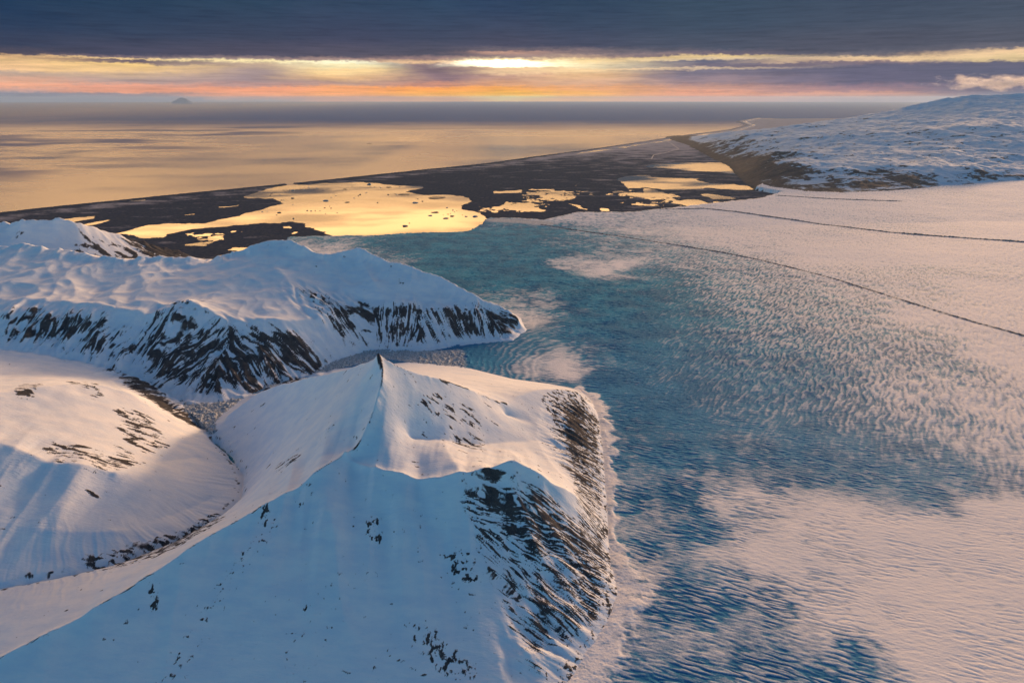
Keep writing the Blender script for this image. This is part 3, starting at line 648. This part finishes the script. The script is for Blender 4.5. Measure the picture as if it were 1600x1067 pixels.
def sea_mesh():
    ph = np.radians(np.arange(-75, 75.1, 1.5)); rr = np.exp(np.linspace(math.log(3000), math.log(300000), 90))
    r, p = np.meshgrid(rr, ph, indexing='ij')
    V = np.stack([r * np.sin(p), r * np.cos(p), r * 0], -1).reshape(-1, 3)
    m, t, b, p = material('sea_water')
    b.inputs['Base Color'].default_value = (.012, .030, .050, 1); b.inputs['IOR'].default_value = 1.33
    sp = t.n('ShaderNodeSeparateXYZ'); t.l(p, sp.inputs[0]); x, y = sp.outputs['X'], sp.outputs['Y']
    wind = t.noise(t.scaled(p, (.00030, .00003, .0001)), 1, 3, .5)          # long streets of wind and calm
    wind2 = t.noise(t.scaled(p, (.00012, .00025, .0001)), 1, 5, .6)
    shadow_lane = t.math('MULTIPLY', t.sm(x, -4300, -2500), t.sm(x, -300, -2000))  # bands recoloured in place of cloud-shadow columns on the water
    shadow_lane = t.math('MAXIMUM', shadow_lane, t.math('MULTIPLY', .55, t.math('MULTIPLY', t.sm(x, -13000, -9500), t.sm(x, -5500, -8500))))
    shadow_lane = t.math('MULTIPLY', shadow_lane, t.sm(y, 12500, 19000))
    yw = t.math('ADD', y, t.math('MULTIPLY', t.math('SUBTRACT', wind2, .5), 7000))
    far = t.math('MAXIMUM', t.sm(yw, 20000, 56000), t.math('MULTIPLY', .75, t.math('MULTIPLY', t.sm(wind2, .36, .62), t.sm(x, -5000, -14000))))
    ro = t.math('ADD', .17, t.math('MULTIPLY', t.math('SUBTRACT', wind, .5), .12)); ro = t.math('ADD', ro, t.math('MULTIPLY', t.math('SUBTRACT', wind2, .5), .26))
    ro = t.math('ADD', ro, t.math('MULTIPLY', t.math('MAXIMUM', t.math('MULTIPLY', shadow_lane, .25), far), .36))
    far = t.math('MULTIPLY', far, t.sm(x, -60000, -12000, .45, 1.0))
    shade_mix = t.math('MAXIMUM', t.math('ADD', t.math('MULTIPLY', shadow_lane, .18), .20), far)
    t.l(t.sm(shade_mix, 0, 1, .5, .10), b.inputs['Specular IOR Level'])
    t.l(t.mix(shade_mix, (.012, .030, .050), (.055, .090, .145)), b.inputs['Base Color'])
    t.l(ro, b.inputs['Roughness'])
    w = t.noise(t.scaled(p, (.008, .014, .008)), 1, 4, .65); bump(t, b, w, .25, 1.0)
    df = t.n('ShaderNodeBsdfDiffuse'); df.inputs['Color'].default_value = (.022, .095, .30, 1)      # blue colour standing in for cloud shade on the far sea
    mx = t.n('ShaderNodeMixShader'); t.l(t.math('MULTIPLY', shade_mix, .86), mx.inputs[0]); t.l(b.outputs[0], mx.inputs[1]); t.l(df.outputs[0], mx.inputs[2])
    t.l(mx.outputs[0], [n for n in t.t.nodes if n.type == 'OUTPUT_MATERIAL'][0].inputs['Surface'])
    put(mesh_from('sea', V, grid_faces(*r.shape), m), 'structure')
sea_mesh()
road_px = z5([(1130, 103), (1142, 82), (1210, 68), (1283, 48), (1240, 18), (1215, 5)])
put(strip('road', [W(*q) for q in road_px], 14, .2, mat_plain_color('frosty_road', (.5, .48, .48)), 231, 30.0, lambda X, Y: 12.0 + 0 * X), 'structure')

# distant island beyond the sea and a skerry
def hump(name, px, py_top, dist, width, seed, mat, n=40):
    X0 = (px - 800) / F * (dist * CP + 1600 * SP); zt = CAM_H - dist * tdep(py_top)
    u, v = np.meshgrid(np.linspace(-1, 1, n), np.linspace(-1, 1, n), indexing='ij')
    prof = np.maximum(0, 1 - u ** 2 - v ** 2) ** 1.1 * (1 + .35 * fbm(u * 2.2, v * 2.2, 4, seed))
    prof = prof / prof.max()
    V = np.stack([X0 + u * width, dist + v * width * .7, prof * zt - .06 * zt], -1).reshape(-1, 3)
    return mesh_from(name, V, grid_faces(n, n), mat)
put(hump('island', 285, 152.2, 200000, 3600, 401, mat_plain_color('island_rock', (.20, .24, .30))), 'structure')
sk = hump('skerry', 577, 224.5, W(577, 225)[1], 110, 405, mat_plain_color('skerry_rock', (.03, .03, .035)), 16)
for v in sk.data.vertices: v.co.z = v.co.z if abs(v.co.z) < 60 else 60
put(sk, None, 'tiny dark rock islet alone on the bright sea beyond the lagoon', 'islet')

# ================================================================== FAR RIGHT MOUNTAIN
def right_mountain():
    S = 60.0
    x0, x1, y0, y1 = 3500.0, 27000.0, 9500.0, 32000.0
    nx, ny = int((x1 - x0) / S), int((y1 - y0) / S)
    X, Y = np.meshgrid(x0 + S * np.arange(nx), y0 + S * np.arange(ny))
    def zy(px, py, Yd):
        z = CAM_H - Yd * tdep(py); return (*W(px, py, z), z)
    crest = [zy(1165, 213, 21000), zy(1210, 203, 21500), zy(1255, 197, 21800), zy(1300, 191, 22000), zy(1340, 186, 22000), zy(1380, 178, 22000), zy(1440, 166, 22000), zy(1480, 156, 22000), zy(1520, 151, 22000), zy(1600, 149, 22000), zy(1760, 143, 22500)]
    base = [zy(1085, 232, 22500), zy(1110, 246, 19000), zy(1140, 258, 16500), zy(1160, 277, 13600), zy(1185, 290, 12000), zy(1250, 297, 11200), zy(1320, 298, 11000), zy(1400, 293, 11200), zy(1480, 283, 11600), zy(1560, 275, 12000), zy(1700, 268, 12600)]
    base = [(a, b, 20.0 if i < 4 else float(Gice(a, b)) - 15) for i, (a, b, c) in enumerate(base)]
    bench = [zy(1185, 259, 14200), zy(1210, 255, 13900), zy(1250, 260, 13000), zy(1300, 267, 12500), zy(1350, 266, 12500), zy(1400, 262, 12700), zy(1450, 262, 12600), zy(1520, 262, 12500)]
    bench2 = [zy(1170, 222, 19500), zy(1230, 218, 18500), zy(1300, 215, 17500), zy(1400, 210, 17000), zy(1500, 200, 17000), zy(1600, 195, 17000)]
    low = [zy(1210, 242, 15400), zy(1300, 246, 14600), zy(1400, 243, 14300), zy(1500, 245, 14000), zy(1600, 245, 14000)]
    back = [(a + 300, b + 4500, max(0, c * .5)) for a, b, c in crest]
    edge = [(3600, 30000, -20), (3600, 10000, -20), (12000, 9700, 60)]
    out = [base[0], (base[0][0] - 200, 26000, -20), (6000, 31000, -20), (26000, 31000, -20)]
    lines = [crest, base, bench, bench2, low, back, out]
    left = inside(X, Y, [(3000, 9000)] + [(a, b) for a, b, c in base][:4][::-1][::-1] + [(0, 0)]) if False else None
    def ras(step):
        mm = np.zeros((-(-ny // step), -(-nx // step)), bool); zz = np.zeros(mm.shape, np.float32)
        for ln in lines:
            for (a0, b0, c0), (a1, b1, c1) in zip(ln[:-1], ln[1:]):
                n = max(2, int(math.hypot(a1 - a0, b1 - b0) / (S * step * .5))); t = np.linspace(0, 1, n)
                i = np.rint((a0 + (a1 - a0) * t - x0) / (S * step)).astype(int); j = np.rint((b0 + (b1 - b0) * t - y0) / (S * step)).astype(int)
                ok = (i >= 0) & (i < mm.shape[1]) & (j >= 0) & (j < mm.shape[0])
                mm[j[ok], i[ok]] = True; zz[j[ok], i[ok]] = (c0 + (c1 - c0) * t)[ok]
        bl = [(0, 0), (base[0][0], 40000)] + [(a, b) for a, b, c in base] + [(base[-1][0] + 9000, 11500), (40000, 0)]
        xs, ys = X[::step, ::step], Y[::step, ::step]
        ob = inside(xs, ys, bl) & ~mm
        zz = np.where(ob, -25 + 0 * xs, zz)
        gl = ob & (ys < 14500) & (xs > 5200)
        zz = np.where(gl, np.minimum(Gice(xs, ys) - 40, 400), zz)
        return mm | ob, zz.astype(np.float32)
    Hm = None
    for step, its in ((16, 300), (8, 200), (4, 150), (2, 80), (1, 40)):
        m, z = ras(step)
        Hm = np.where(m, z, 500).astype(np.float32) if Hm is None else np.where(m, z, up2(Hm, m.shape))
        for k in range(its):
            P = np.pad(Hm, 1, mode='edge'); A = .25 * (P[:-2, 1:-1] + P[2:, 1:-1] + P[1:-1, :-2] + P[1:-1, 2:]); Hm = np.where(m, z, A).astype(np.float32)
    hb = smooth(20, 250, Hm)
    # finer polar sampling
    PX, PY = polar(12, 56, .06, 10500, 32000, .0015)
    fx = np.clip((PX - x0) / S, 1, nx - 3.01); fy = np.clip((PY - y0) / S, 1, ny - 3.01)
    i = fx.astype(int); j = fy.astype(int); u = fx - i; v = fy - j
    def smp(A):
        def w(t): return ((1 - t) ** 3 / 6, (3 * t ** 3 - 6 * t * t + 4) / 6, (-3 * t ** 3 + 3 * t * t + 3 * t + 1) / 6, t ** 3 / 6)
        wu, wv = w(u), w(v); s = 0
        for b in range(4):
            for a in range(4): s = s + A[j + b - 1, i + a - 1] * wu[a] * wv[b]
        return s
    Z = smp(Hm); hb2 = smp(hb)
    inb = (PX > x0 + 100) & (PX < x1 - 200) & (PY > y0 + 100) & (PY < y1 - 200)
    Z = Z + hb2 * (38 * ridged(PX / 2400, PY / 2000, 3, 413, .5) + 40 * ridged(PX / 1100, PY / 1100, 6, 411, .55) - 48 + 22 * fbm(PX / 420, PY / 420, 4, 421) + 6 * fbm(PX / 120, PY / 120, 3, 425))
    gyv = np.gradient(Z, axis=0) / np.gradient(np.hypot(PX, PY), axis=0); gxv = np.gradient(Z, axis=1) / np.maximum(1, np.hypot(PX, PY) * R(.06))
    slope = np.hypot(gxv, gyv)
    rock = 1.2 * (slope - .45) + .50 * fbm(PX / 800, PY / 300, 6, 431, .65) - .09
    # dark lower cliffs
    ln = [(a, b) for a, b, c in base][2:8]; d, arc = dist_polyline(PX, PY, ln)
    rock = rock + .9 * np.exp(-((d - 450) / 600) ** 2) * (Z < 330) * (.7 + .6 * fbm(PX / 500, PY / 500, 3, 441))
    ln = [(a, b) for a, b, c in base][:4]; d, arc = dist_polyline(PX, PY, ln)
    rock = np.maximum(rock, .62 * np.exp(-(d / 1100) ** 2) + .55 * fbm(PX / 420, PY / 420, 5, 445, .65) - .40)
    rock = np.maximum(rock, smooth(140, 30, Z) * (PX < 8200) * .9 - .3 + .3 * fbm(PX / 300, PY / 300, 4, 447)) + .22 * fbm(PX / 110, PY / 110, 4, 449, .6)
    rock -= .5 * smooth(900, 1400, Z)
    vis = inb & (Z > -15)
    keep = vis[:-1, :-1] & vis[1:, :-1] & vis[:-1, 1:] & vis[1:, 1:]
    V = np.stack([PX, PY, Z], -1).reshape(-1, 3)
    put(mesh_from('far_ice_capped_mountain', V, grid_faces(*PX.shape, keep), mat_mountain('far_shaded_snow_and_rock', 6.0, ((.44, .58, .70), (.60, .70, .78))), {'rock': rock}), 'structure')  # snow tint darkened and blued to paint in cloud shade
right_mountain()
print('right mountain', time.time() - T0)

# ================================================================== ICEBERGS in the lagoon
def berg_mesh(seed, n=14):
    r2 = np.random.default_rng(seed)
    u, v = np.meshgrid(np.linspace(-1, 1, n), np.linspace(-1, 1, n), indexing='ij')
    q = np.maximum(0, 1 - np.abs(u) ** 2.5 - np.abs(v) ** 2.5) ** .35
    z = q * (.55 + .6 * np.abs(fbm(u * 1.7 + seed, v * 1.7, 3, seed)) + .35 * u * r2.uniform(-1, 1)) * 1.3
    z = np.where(q <= 0, -.25, z)
    uu = u * (1 + .25 * fbm(v * 2, u * 2, 2, seed + 1)); vv = v * (1 + .25 * fbm(u * 2, v * 2, 2, seed + 2))
    o = mesh_from('iceberg', np.stack([uu, vv, z], -1).reshape(-1, 3), grid_faces(n, n), BERG, flat=True)
    return o
BERG = mat_berg()
protos = [berg_mesh(500 + k) for k in range(6)]
used = [False] * 6
def berg(px, py, wpx, hpx, label, group, seed):
    k = seed % 6; o = protos[k]
    if used[k]: o = o.copy(); COL.objects.link(o)
    used[k] = True
    x, y = W(px, py, 4); sc = y / F
    o.location = (x, y, 4.0); o.rotation_euler = (0, 0, (seed * 37 % 360) * math.pi / 180 * .15)
    o.scale = (wpx * sc * .5, wpx * sc * .42, max(4, hpx * sc * .8))
    put(o, None, label, 'iceberg', group)
z4 = lambda u, v: (400 + u / 4, 250 + v / 4)
NAMED = [(436, 257, 36, 8, 'broad dark iceberg above the pale ring of slush in mid lagoon'),
         (706, 155, 26, 10, 'blocky dark iceberg close to the far lagoon shore'),
         (932, 414, 36, 8, 'dark iceberg alone in the open water nearest the glacier front'),
         (570, 266, 32, 4, 'long thin dark iceberg lying flat right of the slush ring'),
         (997, 269, 36, 7, 'dark iceberg with pale top in the open right half of the lagoon'),
         (1118, 329, 50, 5, 'long dark ice slab at the mouth of the right bay'),
         (1186, 366, 36, 6, 'pale flat iceberg just below the long dark slab'),
         (1088, 349, 28, 5, 'small dark iceberg left below the long dark slab'),
         (1226, 352, 28, 6, 'dark iceberg under the ragged ice tongue of the right bay'),
         (1370, 354, 34, 8, 'dark jagged iceberg touching the pale ice by the glacier corner'),
         (1314, 354, 20, 4, 'small flat iceberg beside the pale ice apron of the corner'),
         (234, 368, 12, 6, 'small dark iceberg off the dark peninsula in the lower left'),
         (760, 268, 10, 5, 'tiny single ice block in the empty centre of the lagoon'),
         (556, 184, 22, 4, 'thin dark iceberg under the far shore left of centre'),
         (830, 172, 34, 4, 'long low iceberg near the far shore right of centre'),
         (230, 191, 22, 6, 'dark iceberg close to the lagoon outlet'),
         (230, 241, 20, 6, 'dark iceberg below the outlet facing the left headland'),
         (144, 331, 26, 6, 'dark ice cluster at the mouth of the left arm'),
         (1130, 237, 110, 7, 'long low dark ice island inside the right bay sheet'),
         (650, 218, 14, 5, 'small dark iceberg between the slush ring and far shore'),
         (926, 216, 70, 4, 'thin line of ice off the curved right headland')]
for i, (u, v, w, h, lab) in enumerate(NAMED):
    px, py = z4(u, v); berg(px, py, w / 4, h / 4, lab, None, i)
SM = [(120,206),(150,215),(170,190),(185,202),(160,253),(175,253),(230,280),(100,210),(90,222),(205,190),(250,190),(140,265),(150,280),(320,318),(344,320),(370,318),(400,318),(430,300),(470,302),(460,290),(508,331),(434,338),(500,224),(470,235),(614,240),(640,226),(826,218),(870,214),(880,218),(900,170),(940,152),(958,396),(1200,340),(1215,335),(1240,325),(1255,318),(1195,300),(1230,315),(1290,345),(1170,345),(515,482),(70,322),(40,325),(130,345),(330,172),(350,175),(380,178),(420,190),(450,178),(280,182),(300,186),(600,165),(740,170),(780,176),(690,205),(1010,245),(985,205),(1040,260)]
for i, (u, v) in enumerate(SM):
    px, py = z4(u, v); berg(px, py, float(rng.uniform(1.2, 3.4)), float(rng.uniform(.5, 1.1)), 'small dark ice block drifting on the golden lagoon', 'small ice blocks on the lagoon', i + 40)

# ================================================================== AIR AND CLOUDS
HZ_TOP = 1960.0
def box(name, lo, hi, mat):
    x0, y0, z0 = lo; x1, y1, z1 = hi
    V = np.array([(x0, y0, z0), (x1, y0, z0), (x1, y1, z0), (x0, y1, z0), (x0, y0, z1), (x1, y0, z1), (x1, y1, z1), (x0, y1, z1)])
    Q = np.array([(0, 3, 2, 1), (4, 5, 6, 7), (0, 1, 5, 4), (1, 2, 6, 5), (2, 3, 7, 6), (3, 0, 4, 7)])
    return mesh_from(name, V, Q, mat, flat=True)
HAZE_DENSITY = 3.6e-6
hm = bpy.data.materials.new('haze_air'); hm.use_nodes = True; t = NT(hm.node_tree)
o_ = t.n('ShaderNodeOutputMaterial'); pv = t.n('ShaderNodeVolumePrincipled'); t.l(pv.outputs[0], o_.inputs['Volume'])
pv.inputs['Color'].default_value = (.48, .70, 1.0, 1); pv.inputs['Density'].default_value = HAZE_DENSITY; pv.inputs['Anisotropy'].default_value = .30
put(box('haze', (-310000, -3000, -60), (310000, 310000, HZ_TOP), hm), 'stuff')

def cloud(px, py, dist, w, h, d, seed, label):
    X0 = (px - 800) / F * (dist * CP); z0 = CAM_H - dist * tdep(py)
    cm = bpy.data.materials.new('cloud_vapour'); cm.use_nodes = True; t = NT(cm.node_tree)
    o_ = t.n('ShaderNodeOutputMaterial'); pv = t.n('ShaderNodeVolumePrincipled'); t.l(pv.outputs[0], o_.inputs['Volume'])
    g = t.n('ShaderNodeTexCoord').outputs['Object']
    ln = t.n('ShaderNodeVectorMath', operation='LENGTH'); t.l(g, ln.inputs[0])
    n1 = t.noise(t.scaled(g, (1.6 * w / 3000, 1.6, 1.6 * h / 1200)), 1.3, 6, .62); 
    v = t.math('SUBTRACT', t.math('ADD', t.math('SUBTRACT', 1.0, ln.outputs['Value']), t.math('MULTIPLY', t.math('SUBTRACT', n1, .5), 3.6)), .45)
    t.l(t.sm(v, 0, .8, 0, .0020), pv.inputs['Density']); pv.inputs['Color'].default_value = (.95, .95, .95, 1); pv.inputs['Anisotropy'].default_value = .3
    u, v_ = np.meshgrid(np.linspace(0, 2 * np.pi, 25), np.linspace(.02, np.pi - .02, 13), indexing='ij')
    V = np.stack([np.cos(u) * np.sin(v_), np.sin(u) * np.sin(v_), np.cos(v_)], -1).reshape(-1, 3)
    o = mesh_from('cloud', V, grid_faces(25, 13), cm)
    o.location = (X0, dist, max(z0, HZ_TOP + h + 10)); o.scale = (w, d, h)
    put(o, None, label, 'cloud')
cloud(1572, 134, 52000, 7000, 760, 2500, 1, 'long pale cloud bank draped over the summit of the far snowy mountain')
cloud(1505, 134, 47000, 1500, 380, 1300, 2, 'small torn cloud wisp at the end of the summit cloud bank')

# ------------------------------------------------------------------ sun
SUN_EL, SUN_AZ = R(9.0), R(37.0)                 # ahead of the camera, slightly to the right
sd = bpy.data.lights.new('sun', 'SUN'); sun = bpy.data.objects.new('sun', sd); COL.objects.link(sun)
sd.energy = 3.8; sd.angle = R(8); sd.color = (1.0, .585, .30)
dirv = Vector((math.sin(SUN_AZ) * math.cos(SUN_EL), math.cos(SUN_AZ) * math.cos(SUN_EL), math.sin(SUN_EL)))
sun.rotation_euler = dirv.to_track_quat('Z', 'Y').to_euler(); sun.location = (0, 0, 3000)

# ------------------------------------------------------------------ sky
def lin(c): return tuple((x / 255 / 12.92) if x <= 10 else ((x / 255 + .055) / 1.055) ** 2.4 for x in c)
SKY = {  # photo column -> (photo row, sRGB); rows become elevations above the horizon
 0: [(158,(120,130,150)),(148,(140,140,155)),(143,(200,160,150)),(138,(235,170,140)),(130,(225,175,150)),(122,(190,165,150)),(116,(242,198,150)),(105,(232,192,140)),(101,(215,175,130)),(97,(80,75,90)),(85,(52,62,88)),(50,(38,58,88)),(0,(28,58,88))],
 200: [(158,(120,130,155)),(148,(150,140,150)),(144,(235,160,130)),(137,(235,165,140)),(130,(185,160,155)),(122,(205,175,150)),(115,(240,200,145)),(108,(250,210,140)),(105,(120,105,110)),(102,(95,85,100)),(100,(240,205,150)),(98,(120,105,115)),(93,(70,72,95)),(60,(50,64,90)),(0,(40,62,88))],
 400: [(158,(150,145,155)),(150,(245,165,125)),(140,(240,160,125)),(134,(190,150,145)),(125,(160,140,145)),(115,(165,145,145)),(104,(190,165,145)),(99,(255,235,180)),(96,(150,130,130)),(90,(80,78,98)),(60,(60,68,92)),(0,(48,68,92))],
 540: [(156,(240,160,120)),(148,(250,170,110)),(138,(245,165,110)),(132,(190,155,140)),(122,(235,190,140)),(112,(255,220,160)),(104,(255,240,190)),(100,(255,250,215)),(96,(160,135,130)),(90,(85,82,100)),(60,(66,70,95)),(0,(55,70,95))],
 680: [(157,(250,165,90)),(148,(255,180,80)),(138,(255,165,85)),(133,(200,140,120)),(125,(140,115,125)),(110,(130,110,120)),(101,(140,120,125)),(97,(230,190,150)),(92,(150,125,125)),(85,(80,80,98)),(60,(66,72,96)),(0,(52,70,96))],
 790: [(158,(255,190,80)),(154,(255,225,120)),(148,(255,190,70)),(138,(255,175,90)),(132,(215,160,125)),(120,(190,150,135)),(112,(235,200,160)),(107,(240,200,155)),(104,(340,330,280)),(97,(400,380,330)),(93,(255,230,180)),(89,(150,130,130)),(82,(190,150,135)),(79,(110,100,110)),(70,(75,76,98)),(0,(50,66,94))],
 900: [(157,(255,180,95)),(148,(255,185,100)),(138,(245,175,120)),(130,(220,175,145)),(120,(235,190,145)),(110,(250,215,165)),(104,(255,235,190)),(95,(250,220,165)),(90,(190,160,140)),(83,(130,115,120)),(72,(70,75,98)),(0,(52,68,92))],
 1090: [(157,(220,140,120)),(148,(235,160,130)),(138,(200,150,135)),(128,(150,130,140)),(112,(120,115,135)),(109,(210,185,160)),(106,(120,112,130)),(98,(100,102,125)),(95,(220,195,160)),(92,(235,205,150)),(88,(110,100,115)),(80,(72,80,100)),(0,(62,76,96))],
 1350: [(158,(130,110,140)),(148,(205,150,135)),(142,(160,125,135)),(130,(100,98,125)),(110,(95,95,120)),(104,(130,115,125)),(101,(230,195,158)),(98,(238,204,162)),(93,(100,98,112)),(85,(78,82,100)),(0,(70,78,98))],
 1600: [(158,(120,125,150)),(140,(100,100,125)),(120,(92,95,120)),(107,(95,95,118)),(103,(220,195,150)),(94,(238,202,160)),(89,(110,108,120)),(80,(80,85,102)),(0,(75,80,98))]}
world = bpy.data.worlds.new('World'); scene.world = world; world.use_nodes = True
t = NT(world.node_tree)
wo = t.n('ShaderNodeOutputWorld')
gen = t.n('ShaderNodeTexCoord').outputs['Generated']
sx = t.n('ShaderNodeSeparateXYZ'); t.l(gen, sx.inputs[0])
el = t.math('MULTIPLY', t.math('ARCSINE', sx.outputs['Z']), 180 / math.pi)
az = t.math('MULTIPLY', t.math('ARCTAN2', sx.outputs['X'], sx.outputs['Y']), 180 / math.pi)
def cvec(a, b, sa, sb, c=0.0):
    n = t.n('ShaderNodeCombineXYZ'); t.l(t.math('MULTIPLY', a, sa), n.inputs[0]); t.l(t.math('MULTIPLY', b, sb), n.inputs[1]); n.inputs[2].default_value = c; return n.outputs[0]
w1 = t.math('SUBTRACT', t.noise(cvec(az, el, .16, 1.0), 1, 5, .6), .5)
w2 = t.math('SUBTRACT', t.noise(cvec(az, el, .9, 3.2, 3.1), 1, 4, .6), .5)
elw = t.math('ADD', el, t.math('MULTIPLY', w1, .60)); elw = t.math('ADD', elw, t.math('MULTIPLY', w2, .26))
w3 = t.math('SUBTRACT', t.noise(cvec(az, el, 2.2, 5.0, 5.3), 1, 4, .65), .5)
elw = t.math('ADD', elw, t.math('MULTIPLY', w3, .36))
azw = t.math('ADD', az, t.math('MULTIPLY', w1, 9.0))
def el_of(py): return math.degrees(math.atan((533.5 - py) / F) - PITCH)
def az_of(px): return math.degrees(math.atan2((px - 800) / F, CP + SP * .41))
E0, E1 = el_of(162), el_of(0)
pos = t.math('DIVIDE', t.math('SUBTRACT', elw, E0), E1 - E0, clamp=True)
col = None; prev = None
for px in sorted(SKY):
    rp = t.n('ShaderNodeValToRGB'); t.l(pos, rp.inputs[0]); cr = rp.color_ramp; cr.interpolation = 'EASE'
    stops = sorted(((el_of(y) - E0) / (E1 - E0), lin(c)) for y, c in SKY[px])
    cr.elements[0].position = stops[0][0]; cr.elements[0].color = (*stops[0][1], 1)
    cr.elements[1].position = stops[-1][0]; cr.elements[1].color = (*stops[-1][1], 1)
    for p_, c_ in stops[1:-1]: e = cr.elements.new(p_); e.color = (*c_, 1)
    if col is None: col = rp.outputs[0]
    else: col = t.mix(t.sm(azw, az_of(prev), az_of(px)), col, rp.outputs[0])
    prev = px
col = t.mix(1.0, col, (1.12, 1.10, 1.06), 'MULTIPLY')
streak = t.noise(cvec(az, el, .10, 1.6, 7.7), 1, 5, .6)
col = t.mix(t.math('MULTIPLY', t.sm(streak, .35, .7, 0, 1), .16), col, (.030, .042, .075))
fine = t.noise(cvec(az, el, .35, 5.5, 2.7), 1, 6, .65)
col = t.mix(t.math('MULTIPLY', t.sm(fine, .42, .75), .40), col, t.mix(1.0, col, (.45, .45, .52), 'MULTIPLY'))
col = t.mix(t.math('MULTIPLY', t.sm(fine, .48, .25), .20), col, t.mix(1.0, col, (1.7, 1.55, 1.4), 'MULTIPLY'))
col = t.mix(t.sm(el, 3.6, 5.5), col, t.mix(1.0, col, (.78, .95, 1.0), 'MULTIPLY'))
# over the cloud deck: open golden gaps ahead, clear blue dusk behind
sky = t.n('ShaderNodeTexSky', sky_type='NISHITA', sun_disc=False)
sky.sun_elevation = SUN_EL; sky.sun_rotation = SUN_AZ; sky.altitude = 1000
nish = t.mix(1.0, sky.outputs[0], (.082, .146, .197), 'MULTIPLY')
zen = t.sm(sx.outputs['Z'], .45, .85, 1.0, .42)
nish = t.mix(1.0, nish, zen, 'MULTIPLY')
front = t.math('MULTIPLY', t.sm(sx.outputs['Y'], .35, .85), t.sm(el, 36.0, 20.0))
gaps = t.noise(cvec(az, el, .035, .12, 1.7), 1, 4, .55)
gold = t.mix(t.sm(gaps, .33, .50), (.18, .18, .24), (5.0, 2.75, 1.05))
upper = t.mix(front, nish, gold)
upf = t.sm(el, 7.4, 9.6)
full = t.mix(upf, col, upper)
bk = t.sm(sx.outputs['Y'], .25, -.1)                         # behind and beside: plain dusk sky all the way down
full = t.mix(bk, full, nish)
bgn = t.n('ShaderNodeBackground'); t.l(full, bgn.inputs['Color']); bgn.inputs['Strength'].default_value = 1.0
t.l(bgn.outputs[0], wo.inputs['Surface'])

# ------------------------------------------------------------------ render settings
vs = scene.view_settings
vs.view_transform = 'Standard'; vs.look = 'None'; vs.gamma = 1.0; vs.use_curve_mapping = False; vs.exposure = 0.0
scene.render.engine = 'CYCLES'
cy = scene.cycles
cy.use_denoising = True
try: cy.denoiser = 'OPENIMAGEDENOISE'; cy.denoising_input_passes = 'RGB_ALBEDO_NORMAL'
except Exception: pass
cy.max_bounces = 5; cy.diffuse_bounces = 2; cy.glossy_bounces = 2; cy.volume_bounces = 2; cy.transparent_max_bounces = 4
cy.caustics_reflective = False; cy.caustics_refractive = False
print('script', time.time() - T0)
